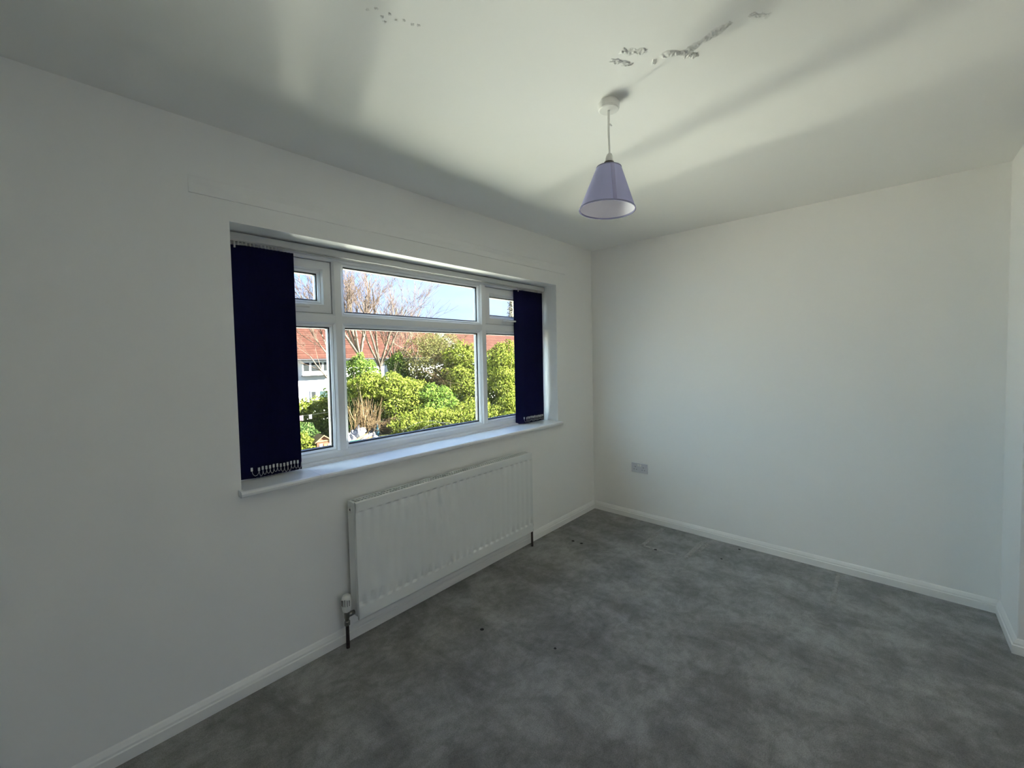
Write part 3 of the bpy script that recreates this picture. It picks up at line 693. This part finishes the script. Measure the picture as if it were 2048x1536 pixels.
class Branches:
    def __init__(s, seed): s.r = random.Random(seed); s.segs = []
    def grow(s, p, d, length, rad, depth, up=0.12, spread=0.55, kids=(3,4), steps=5, wig=0.10, shrink=0.62):
        r = s.r; pts = [Vector(p)]; d = Vector(d).normalized(); pos = Vector(p); dirs = [d.copy()]
        for k in range(steps):
            d = (d + Vector((r.uniform(-wig,wig), r.uniform(-wig,wig), r.uniform(-wig,wig)+up*0.4))).normalized()
            pos = pos + d*(length/steps); pts.append(pos.copy()); dirs.append(d.copy())
        rads = [rad*(1-0.62*k/steps) for k in range(steps+1)]
        s.segs.append((pts, rads))
        if depth > 0:
            for k in range(r.randint(*kids)):
                t = r.uniform(0.25, 1.0); i = min(steps, max(1, round(t*steps)))
                base, bd = pts[i], dirs[i]
                side = Vector((r.gauss(0,1), r.gauss(0,1)*0.8, r.gauss(0,0.5))); side = (side - bd*side.dot(bd)).normalized()
                nd = (bd + side*r.uniform(spread*0.5, spread*1.2) + Vector((0,0,up))).normalized()
                s.grow(base, nd, length*shrink*r.uniform(0.7,1.15), max(0.009, rads[i]*0.62), depth-1, up, spread, kids, max(3,steps-1), wig*1.15, shrink)
    def build(s, name, m, parent, thick=None, thin=None, kind=None):
        V, Q = [], []
        for pts, rads in s.segs:
            if thin is not None and rads[0] >= thin: continue
            if thick is not None and rads[0] < thick: continue
            mb = MB(); n = 6 if rads[0] > 0.05 else 3
            mb.tube(pts, rads, n, caps=False); o = len(V); V += mb.v; Q += [tuple(i+o for i in f) for f in mb.f]
        if not Q: return None
        o = put(name, np_mesh(name, np.array(V), np.array(Q), m), parent)
        if kind: o['kind'] = kind
        return o

# the big bare tree
bt = empty('bare_tree', (10.4, 22.0, GZ)); tag(bt, 'large bare many-stemmed tree rising in front of the terrace roof', 'tree')
B = Branches(7)
for (x, y, d, L, rr) in ((9.65,22.0,(0.00,0,1),4.6,0.17),(10.95,21.8,(-0.05,0,1),3.9,0.15),(11.6,22.4,(0.20,0.1,1),3.6,0.11),(9.0,22.3,(-0.30,0.0,1),4.2,0.10)):
    B.grow((x,y,GZ), d, L, rr, 0, wig=0.05)
    top = B.segs[-1][0][-1]; mid = B.segs[-1][0][3]
    for (k, dd) in enumerate(((-0.55,0.1,1),(-0.30,-0.2,1),(-0.08,0.2,1),(0.16,-0.15,1),(0.42,0.1,1),(0.68,0.0,0.95),(-0.8,0,0.9))):
        B.grow(top if k % 2 else B.segs[-1][0][0].lerp(top, 1.0), (dd[0]+B.r.uniform(-.12,.12), dd[1], dd[2]), B.r.uniform(3.4,5.0), rr*0.50, 3, up=0.10, spread=0.52, kids=(5,6), steps=6, wig=0.09, shrink=0.56) if (k != 5 or x > 10) and (k != 6 or x < 10) else None
B.grow((8.4,22.0,-0.9), (-0.75,0,0.75), 3.4, 0.07, 3, up=0.03, spread=0.55, kids=(4,5), steps=6, shrink=0.5)
B.build('trunk', W['bark'], bt, thick=0.045)
B.build('twigs', W['twig'], bt, thin=0.045, kind='stuff')

# the budding tree beside it
bd = empty('budding_tree', (13.9, 21.0, GZ)); tag(bd, 'budding tree with olive young leaves and drooping twigs beside the bare tree', 'tree')
B2 = Branches(11)
for (x, d, L) in ((13.2,(-0.1,0,1),4.2),(13.9,(0.12,0,1),4.4),(14.4,(0.3,0,1),3.8)):
    B2.grow((x,21.0,GZ), d, L, 0.09, 0, wig=0.06); top = B2.segs[-1][0][-1]
    for dd in ((-0.6,0,0.8),(-0.2,0.2,1),(0.25,-0.2,1),(0.7,0,0.8),(0.9,-0.2,0.35)):
        B2.grow(top, dd, 2.1, 0.035, 2, up=0.0, spread=0.7, kids=(4,5), steps=5, wig=0.16, shrink=0.6)
for k in range(70):
    x = 13.2+B2.r.uniform(-0.6,2.8)
    B2.grow((x,20.4+B2.r.uniform(-.4,.3),0.3+B2.r.uniform(-1.2,.6)), (B2.r.uniform(-0.2,1.0),-0.4,B2.r.uniform(-0.4,0.5)), B2.r.uniform(1.2,2.2), 0.016, 1, up=-0.25, spread=0.4, kids=(3,4), wig=0.12)
B2.build('trunk', W['bark'], bd, thick=0.03)
B2.build('twigs', W['reed'], bd, thin=0.03, kind='stuff')
tag(put('foliage', leaves([(13.6,21,2.0,1.5,1.2,1.3),(14.8,21,2.5,1.5,1.2,1.2),(13.2,21,0.9,1.3,1,1.0),(15.3,21,1.2,1.4,1,1.3),(14.2,21,-0.2,1.4,0.9,0.9),(13.4,21,0.1,1.2,0.9,0.9),(15.4,21,0.2,1.2,0.9,1.0),(14.6,21,-1.0,1.3,0.9,0.8)], 9500, 0.055, 21, W['leaf_olive'], shell=0.2), bd), kind='stuff')

def shrub(name, label, base, blobs, n, size, m, seed, cat='shrub', stems=6, group='shrubs in the gardens'):
    s = empty(name, (base[0], base[1], GZ)); tag(s, label, cat, group)
    tag(put('foliage', leaves(blobs, n, size, seed, m), s), kind='stuff')
    b = Branches(seed); ar = np.array(blobs)
    for k in range(stems):
        q = ar[k % len(ar)]; x, y = q[0]+b.r.uniform(-.5,.5)*q[3], q[1]+b.r.uniform(-.4,.4)*q[4]
        b.grow((x, y, GZ), (b.r.uniform(-.2,.2), b.r.uniform(-.1,.1), 1), (q[2]-GZ)*0.95+0.2, 0.035, 1, up=0.05, spread=0.5, kids=(2,3), steps=4)
    tag(b.build('stems', W['bark'], s), kind='stuff')
    return s
shrub('ivy_bush', 'round ivy green bush against the bare tree trunk', (9.3,21.5), [(9.0,21.5,0.9,0.75,0.7,0.9),(9.7,21.5,0.7,0.6,0.6,0.7),(9.2,21.4,-0.4,0.9,0.7,0.8)], 5200, 0.075, W['leaf_green'], 31)
shrub('holly_bush', 'dark green bush to the right of the bare tree trunks', (12.2,22.3), [(12.2,22.3,1.0,0.7,0.6,0.85),(12.5,22.2,0.1,0.8,0.6,0.8)], 3600, 0.075, W['leaf_green'], 32)
shrub('hedge_bush', 'broad lime green bush filling the middle of the large pane', (9.6,19.6), [(8.7,19.8,0.0,1.1,0.8,0.75),(9.9,19.5,-0.3,1.2,0.9,0.9),(11.0,19.5,-0.5,1.2,0.9,0.9),(10.4,19.2,-1.3,1.3,0.8,0.9),(11.6,19.2,-1.5,1.2,0.8,0.9)], 12500, 0.075, W['leaf_lime'], 33, stems=8)
shrub('privet_bush', 'green bush in the centre of the large pane below the tangled twigs', (12.3,19.0), [(12.3,19.0,-0.9,1.1,0.8,0.75),(13.1,18.8,-1.3,1.1,0.8,0.9),(12.2,18.6,-1.9,1.2,0.7,0.8)], 7600, 0.075, W['leaf_green'], 34)
shrub('laurel_bush', 'tall yellow green bush left of the right hand mullion', (16.0,19.6), [(15.6,19.8,1.5,1.3,0.9,1.05),(16.5,19.6,1.1,1.2,0.9,1.2),(15.2,19.4,0.0,1.3,0.9,1.1),(16.4,19.2,-0.4,1.2,0.9,1.2),(15.9,18.9,-1.5,1.4,0.9,1.1)], 14500, 0.075, W['leaf_lime'], 35, stems=8)
shrub('elder_bush', 'olive green tall bush behind the yellow green one', (15.6,22.5), [(15.4,22.5,2.4,1.4,0.8,1.0),(16.8,22.5,2.3,1.4,0.8,1.0),(16.2,22.4,1.2,1.5,0.8,1.1),(13.6,23.0,0.4,1.3,0.8,1.2),(14.9,23.0,0.2,1.3,0.8,1.2),(13.2,23.0,1.4,1.0,0.7,0.9)], 9500, 0.065, W['leaf_olive'], 36)
shrub('hawthorn_bush', 'tall green bush in the narrow right hand pane', (18.9,18.6), [(18.3,18.6,1.2,1.3,0.9,1.2),(19.3,18.7,1.3,1.3,0.9,1.25),(18.0,18.4,-0.2,1.2,0.9,1.2),(19.2,18.4,-0.3,1.3,0.9,1.2),(18.6,18.1,-1.6,1.5,0.9,1.1)], 14500, 0.075, W['leaf_lime'], 37, stems=8)
shrub('bay_bush', 'small round bright bush low in the right hand pane', (17.2,16.4), [(17.0,16.4,-1.6,0.85,0.7,0.75),(16.6,16.3,-2.2,0.8,0.6,0.6)], 3600, 0.07, W['leaf_lime'], 38)
shrub('bramble_patch', 'low lime green bramble along the foot of the large pane', (11.8,17.2), [(9.6,17.4,-2.2,1.0,0.7,0.65),(10.8,17.3,-2.1,1.1,0.7,0.7),(12.0,17.2,-2.1,1.1,0.7,0.7),(13.2,17.0,-2.1,1.1,0.7,0.75),(14.4,16.9,-2.1,1.1,0.7,0.8),(15.4,16.8,-2.2,0.9,0.7,0.7)], 14500, 0.06, W['leaf_lime'], 39, stems=10)
shrub('garden_hedge', 'mid green hedge below the neighbour window in the left pane', (6.6,22.0), [(5.7,22.0,-1.3,0.8,0.7,0.75),(6.6,22.0,-1.4,0.8,0.7,0.75),(7.5,22.0,-1.3,0.8,0.7,0.75),(6.1,21.8,-2.2,1.0,0.6,0.7),(7.2,21.8,-2.2,1.0,0.6,0.7),(4.8,22,-1.4,0.9,0.7,0.8)], 9500, 0.07, W['leaf_lime'], 40, stems=9)
shrub('low_bush', 'dark leafed low bush under the washing line in the left pane', (4.9,20.2), [(4.7,20.2,-2.2,0.75,0.6,0.55),(5.3,20.2,-2.3,0.6,0.5,0.5),(3.9,20.2,-2.2,0.7,0.6,0.6)], 3400, 0.06, W['leaf_dark'], 41)
shrub('lime_bush', 'bright yellow green bush low beside the left blind', (4.4,18.2), [(4.35,18.2,-2.35,0.42,0.4,0.45),(4.6,18.1,-2.6,0.4,0.4,0.35),(3.7,18.2,-2.4,0.6,0.5,0.5)], 3600, 0.055, W['leaf_lime'], 42)
shrub('young_shrub', 'thin leggy shrub standing before the white house wall', (8.6,25.0), [(8.3,25.0,-1.5,0.5,0.4,0.6),(9.4,25.0,-1.1,0.45,0.4,0.8),(6.9,25.0,-1.5,0.5,0.4,0.6)], 1300, 0.055, W['leaf_green'], 43)
shrub('spindle_bush', 'green bush behind the reeds at the left of the large pane', (8.0,20.6), [(7.9,20.6,-0.9,0.7,0.6,0.8),(8.7,20.7,-0.5,0.8,0.6,0.9),(8.1,20.5,-1.9,0.9,0.6,0.8),(9.4,20.6,-1.4,0.8,0.6,0.9)], 7600, 0.07, W['leaf_green'], 47)
shrub('garden_hedge', 'green hedge behind the bush of the narrow right hand pane', (20.0,22.5), [(17.0+1.5*k,22.5,-0.6,1.2,0.8,2.0) for k in range(6)], 14000, 0.12, W['leaf_green'], 48)
shrub('garden_hedge', 'green hedge farther along the gardens to the left', (-1.0,21.0), [(-5+1.4*k,21.0,-1.7,1.1,0.8,1.2) for k in range(7)], 9000, 0.08, W['leaf_green'], 44)
shrub('garden_hedge', 'green hedge farther along the gardens to the right', (25.0,20.0), [(21.5+1.5*k,20.0,-0.8,1.2,0.9,2.1) for k in range(6)], 9000, 0.09, W['leaf_green'], 45)
# hazel understorey filling the gap behind the large pane
shrub('garden_hedge', 'deep green hedge at the back of the garden behind the bushes', (12.0,25.0), [(9.6+1.4*k,25.0,-1.2,1.2,0.8,1.6) for k in range(9)], 14000, 0.11, W['leaf_green'], 46)
shrub('garden_hedge', 'green hedge at the far right end of the gardens', (36.0,22.0), [(31.0+1.6*k,22.0,-1.2,1.3,0.9,1.7) for k in range(10)], 12000, 0.11, W['leaf_green'], 49)
# poplar far off
pp = empty('poplar_tree', (60.6, 55.0, GZ)); tag(pp, 'distant pale poplar seen in the top right pane', 'tree')
B3 = Branches(5); B3.grow((60.6,55,GZ), (0,0,1), 17.2, 0.25, 0, wig=0.01, steps=8)
tr_pts = B3.segs[0][0]
for k in range(60):
    z = B3.r.uniform(5, 17); base = Vector((60.6, 55, z+GZ)); g = B3.r.uniform(0, 6.28)
    B3.grow(base, (0.35*math.cos(g), 0.35*math.sin(g), 1), 2.6*(1-0.5*(z-5)/12), 0.06, 1, up=0.1, spread=0.3, kids=(4,5))
B3.build('trunk', W['bark'], pp, thick=0.1); B3.build('twigs', W['leaf_pale'], pp, thin=0.1, kind='stuff')
tag(put('foliage', leaves([(60.6,55,4.5+1.3*k,1.9-0.16*k,1.4-0.12*k,1.3) for k in range(9)], 2600, 0.16, 77, W['leaf_pale'], shell=0.1), pp), kind='stuff')

# dry reeds round the trunk foot
rd = empty('dry_reeds', (8.1, 18.3, GZ)); tag(rd, 'clump of dry brown reeds arching over the rubbish heap', 'reeds')
B4 = Branches(9)
for k in range(150):
    x, y = 7.75+B4.r.gauss(0,0.42), 18.7+B4.r.uniform(-.4,.4)
    B4.grow((x,y,GZ), (B4.r.gauss(0.02,0.13), B4.r.uniform(-.15,.1), 1), B4.r.uniform(1.1,2.5), 0.014, 0, up=-0.03, steps=5, wig=0.10)
for k in range(110):
    x, y = 8.3+B4.r.uniform(-.6,1.2), 18.2+B4.r.uniform(-.3,.3)
    B4.grow((x,y,GZ+0.5+B4.r.random()*0.5), (B4.r.uniform(-0.6,0.9), -0.4, B4.r.uniform(0.1,0.7)), B4.r.uniform(0.6,1.2), 0.012, 0, up=-0.55, steps=5, wig=0.12)
tag(B4.build('stalks', W['reed'], rd), kind='stuff')
# dead tree stump stem inside the reeds
dt = empty('dead_trunk', (7.9, 18.9, GZ)); tag(dt, 'pale dead trunk standing among the dry reeds', 'trunk')
B5 = Branches(3); B5.grow((7.85,18.9,GZ), (0.02,0,1), 1.9, 0.09, 1, wig=0.04, kids=(3,4), spread=0.6); B5.grow((7.3,18.8,GZ), (-0.15,0,1), 1.7, 0.06, 1, wig=0.08, kids=(2,3))
B5.build('stem', W['ply'], dt)

# ---- things lying in the garden
def playhouse():
    h = empty('toy_house', (5.15, 18.0, GZ)); tag(h, 'small wooden toy house with a pitched roof in the left pane', 'playhouse')
    x0, x1, y0, y1 = 4.82, 5.44, 17.75, 18.3
    MB().box(x0, x1, y0, y1, GZ, -2.36).build('body', W['brickred'], h)
    MB().prism([(x0-0.02,-2.36),(x1+0.02,-2.36),(5.13,-2.13)], lambda p: (p[0],y0+0.01,p[1]), lambda p: (p[0],y1,p[1])).build('gable', W['brickred'], h)
    for s in (-1, 1):
        e = 5.13+s*0.42
        MB().prism([(5.13,-2.08),(e,-2.38),(e,-2.43),(5.13,-2.13)], lambda p: (p[0],y0-0.08,p[1]), lambda p: (p[0],y1+0.08,p[1])).build('roof_board', W['ply'], h)
    MB().box(x0-0.04, x1+0.04, y0-0.03, y0, -2.40, -2.34).build('beam', W['ply'], h)
    d = MB().box(5.13, 5.30, y0-0.02, y0, GZ+0.02, -2.52).build('door', W['timber'], h)
    MB().box(4.92, 5.08, y0-0.02, y0, -2.72, -2.50).build('window', W['sheet'], h)
    MB().box(5.33, 5.41, y0-0.02, y0, -2.72, -2.55).build('shutter', W['sheet'], h)
playhouse()
ap = empty('arched_panel', (5.85, 18.1, GZ)); tag(ap, 'pale blue arched panel with a yellow base beside the toy house', 'panel')
arc = [(5.56+0.31*(1-math.cos(math.pi*k/12)), -2.46+0.30*math.sin(math.pi*k/12)) for k in range(13)]
MB().prism([(5.56,-2.75)]+arc+[(6.18,-2.75)], lambda p: (p[0],18.08,p[1]), lambda p: (p[0],18.14,p[1])).build('board', W['paleblue'], ap)
MB().tube([(5.56,18.06,-2.75)]+[(a,18.06,c) for a, c in arc]+[(6.18,18.06,-2.75)], 0.022, 6).build('rim', W['sheet'], ap)
MB().box(5.5, 6.24, 17.95, 18.2, GZ, -2.72).build('base', W['ply'], ap, bevel=0.01)

def crumpled(name, label, cat, c, r3, m, seed, n=20):
    rg = np.random.default_rng(seed); V = []; Q = []
    ph = rg.uniform(0, 6.28, 8)
    for j in range(n//2+1):
        th = math.pi/2*j/(n//2)
        for i in range(n):
            a = 2*math.pi*i/n
            k = 1 + 0.16*math.sin(3*a+ph[0]+4*th) + 0.10*math.sin(5*a+ph[1]) + 0.10*math.sin(7*th+ph[2]+2*a) + rg.uniform(-.07,.07)
            V.append((c[0]+r3[0]*k*math.cos(th)*math.cos(a), c[1]+r3[1]*k*math.cos(th)*math.sin(a), GZ + c[2] + r3[2]*k*math.sin(th)*(1 if j else 0)))
    for j in range(n//2):
        for i in range(n):
            i2 = (i+1) % n; Q.append((j*n+i, j*n+i2, (j+1)*n+i2, (j+1)*n+i))
    o = put(name, np_mesh(name, np.array(V), np.array(Q), m)); tag(o, label, cat, 'rubbish heap'); return o
crumpled('plastic_sack', 'large crumpled white sack on top of the rubbish heap', 'sack', (7.25,18.3,0), (0.55,0.45,0.72), W['sheet'], 1)
crumpled('dust_sheet', 'white sheet spilling down the right of the rubbish heap', 'sheet', (7.72,17.85,0), (0.42,0.35,0.42), W['sheet'], 2)
crumpled('rubble_bag', 'white bag at the left edge of the rubbish heap', 'bag', (6.72,18.2,0), (0.34,0.35,0.48), W['sheet'], 3)
for k, (x, y, z, rz, ry, lab) in enumerate(((7.05,17.75,0.30,0.25,-0.28,'pale timber plank lying highest on the rubbish heap'),(7.2,17.65,0.16,0.1,-0.22,'orange timber plank in the middle of the rubbish heap'),(7.3,17.55,0.03,-0.1,0.0,'orange timber plank at the foot of the rubbish heap'))):
    p = put('timber_plank', MB().box(-0.42,0.42,-0.05,0.05,0,0.055).mesh('timber_plank'), None, loc=(x,y,GZ+z+abs(math.sin(ry))*0.3), rot=(0,ry,rz))
    p.data.materials.append(W['timber'] if k else W['ply']); tag(p, lab, 'plank', 'rubbish heap')
gb = empty('storage_box', (6.62,17.5,GZ)); tag(gb, 'green plastic box beside the rubbish heap', 'box')
MB().prism([(6.42,GZ),(6.80,GZ),(6.84,GZ+0.30),(6.38,GZ+0.30)], lambda p: (p[0],17.35,p[1]), lambda p: (p[0],17.62,p[1])).build('tub', W['greenbox'], gb)
MB().box(6.35,6.87,17.32,17.65,GZ+0.30,GZ+0.335).build('lid', W['greenbox'], gb, bevel=0.01)
tp = MB().prism([(7.55,GZ),(8.25,GZ),(8.15,GZ+0.62),(7.9,GZ+0.70),(7.6,GZ+0.42)], lambda p: (p[0],18.15,p[1]), lambda p: (p[0]+0.05,18.22,p[1]))
tag(tp.build('tarpaulin', W['greysheet']), 'grey sheet leaning behind the white rubbish', 'sheet', 'rubbish heap')
um = empty('parasol', (8.12,18.0,GZ)); tag(um, 'folded blue parasol standing beside the reeds', 'parasol')
MB().lathe([(0.0,0.92),(0.04,0.85),(0.09,0.62),(0.11,0.36),(0.07,0.24)], 10, (8.12,18.0,GZ)).build('canopy', W['blue'], um)
MB().tube([(8.12,18.0,GZ),(8.12,18.0,GZ+0.98)], 0.018, 6).build('pole', W['sheet'], um)
MB().lathe([(0.16,0),(0.16,0.05),(0.03,0.08)], 14, (8.12,18.0,GZ)).build('foot', W['greysheet'], um)
# washing line with two cloths
wl = empty('washing_line', (5.1,19.7,GZ)); tag(wl, 'washing line on two posts across the left pane', 'washing line')
for x in (3.6, 6.9): MB().tube([(x,19.7,GZ),(x,19.7,-1.20)], 0.035, 8).build('post', W['ply'], wl)
MB().tube([(3.6,19.7,-1.24),(5.2,19.7,-1.30),(6.9,19.7,-1.24)], 0.003, 5).build('line', W['greysheet'], wl)
for (x0, x1, d, lab, m) in ((4.62,5.0,0.26,'pink and white cloth pegged on the washing line','pinkcloth'),(5.28,5.42,0.22,'small white cloth pegged on the washing line','sheet')):
    c = MB(); n = 8
    prof = [(x0+(x1-x0)*k/n, 19.69+0.015*math.sin(k*1.7)) for k in range(n+1)]
    prof += [(a, b+0.008) for a, b in reversed(prof)]
    c.prism(prof, lambda p: (p[0],p[1],-1.285-d), lambda p: (p[0],p[1],-1.285))
    tag(c.build('hanging_cloth', W[m]), lab, 'cloth', 'washing')
# netting tunnel over a vegetable bed
nt_ = empty('net_tunnel', (10.4,15.9,GZ)); tag(nt_, 'low rounded tunnel of grey netting at the foot of the large pane', 'net tunnel')
t = MB(); n = 14; yb_ = (15.4, 16.5)
for k in range(n+1):
    a = math.pi*k/n
    for y in yb_: t.v.append((10.1-1.75*math.cos(a), y, GZ+0.95*math.sin(a)))
for k in range(n): t.f.append((2*k,2*k+2,2*k+3,2*k+1))
t.build('net', W['net'], nt_, smooth=True)
for y in (15.4, 16.5):
    MB().tube([(10.1-1.75*math.cos(math.pi*k/16), y, GZ+0.95*math.sin(math.pi*k/16)) for k in range(17)], 0.009, 6).build('hoop', W['gutter'], nt_)
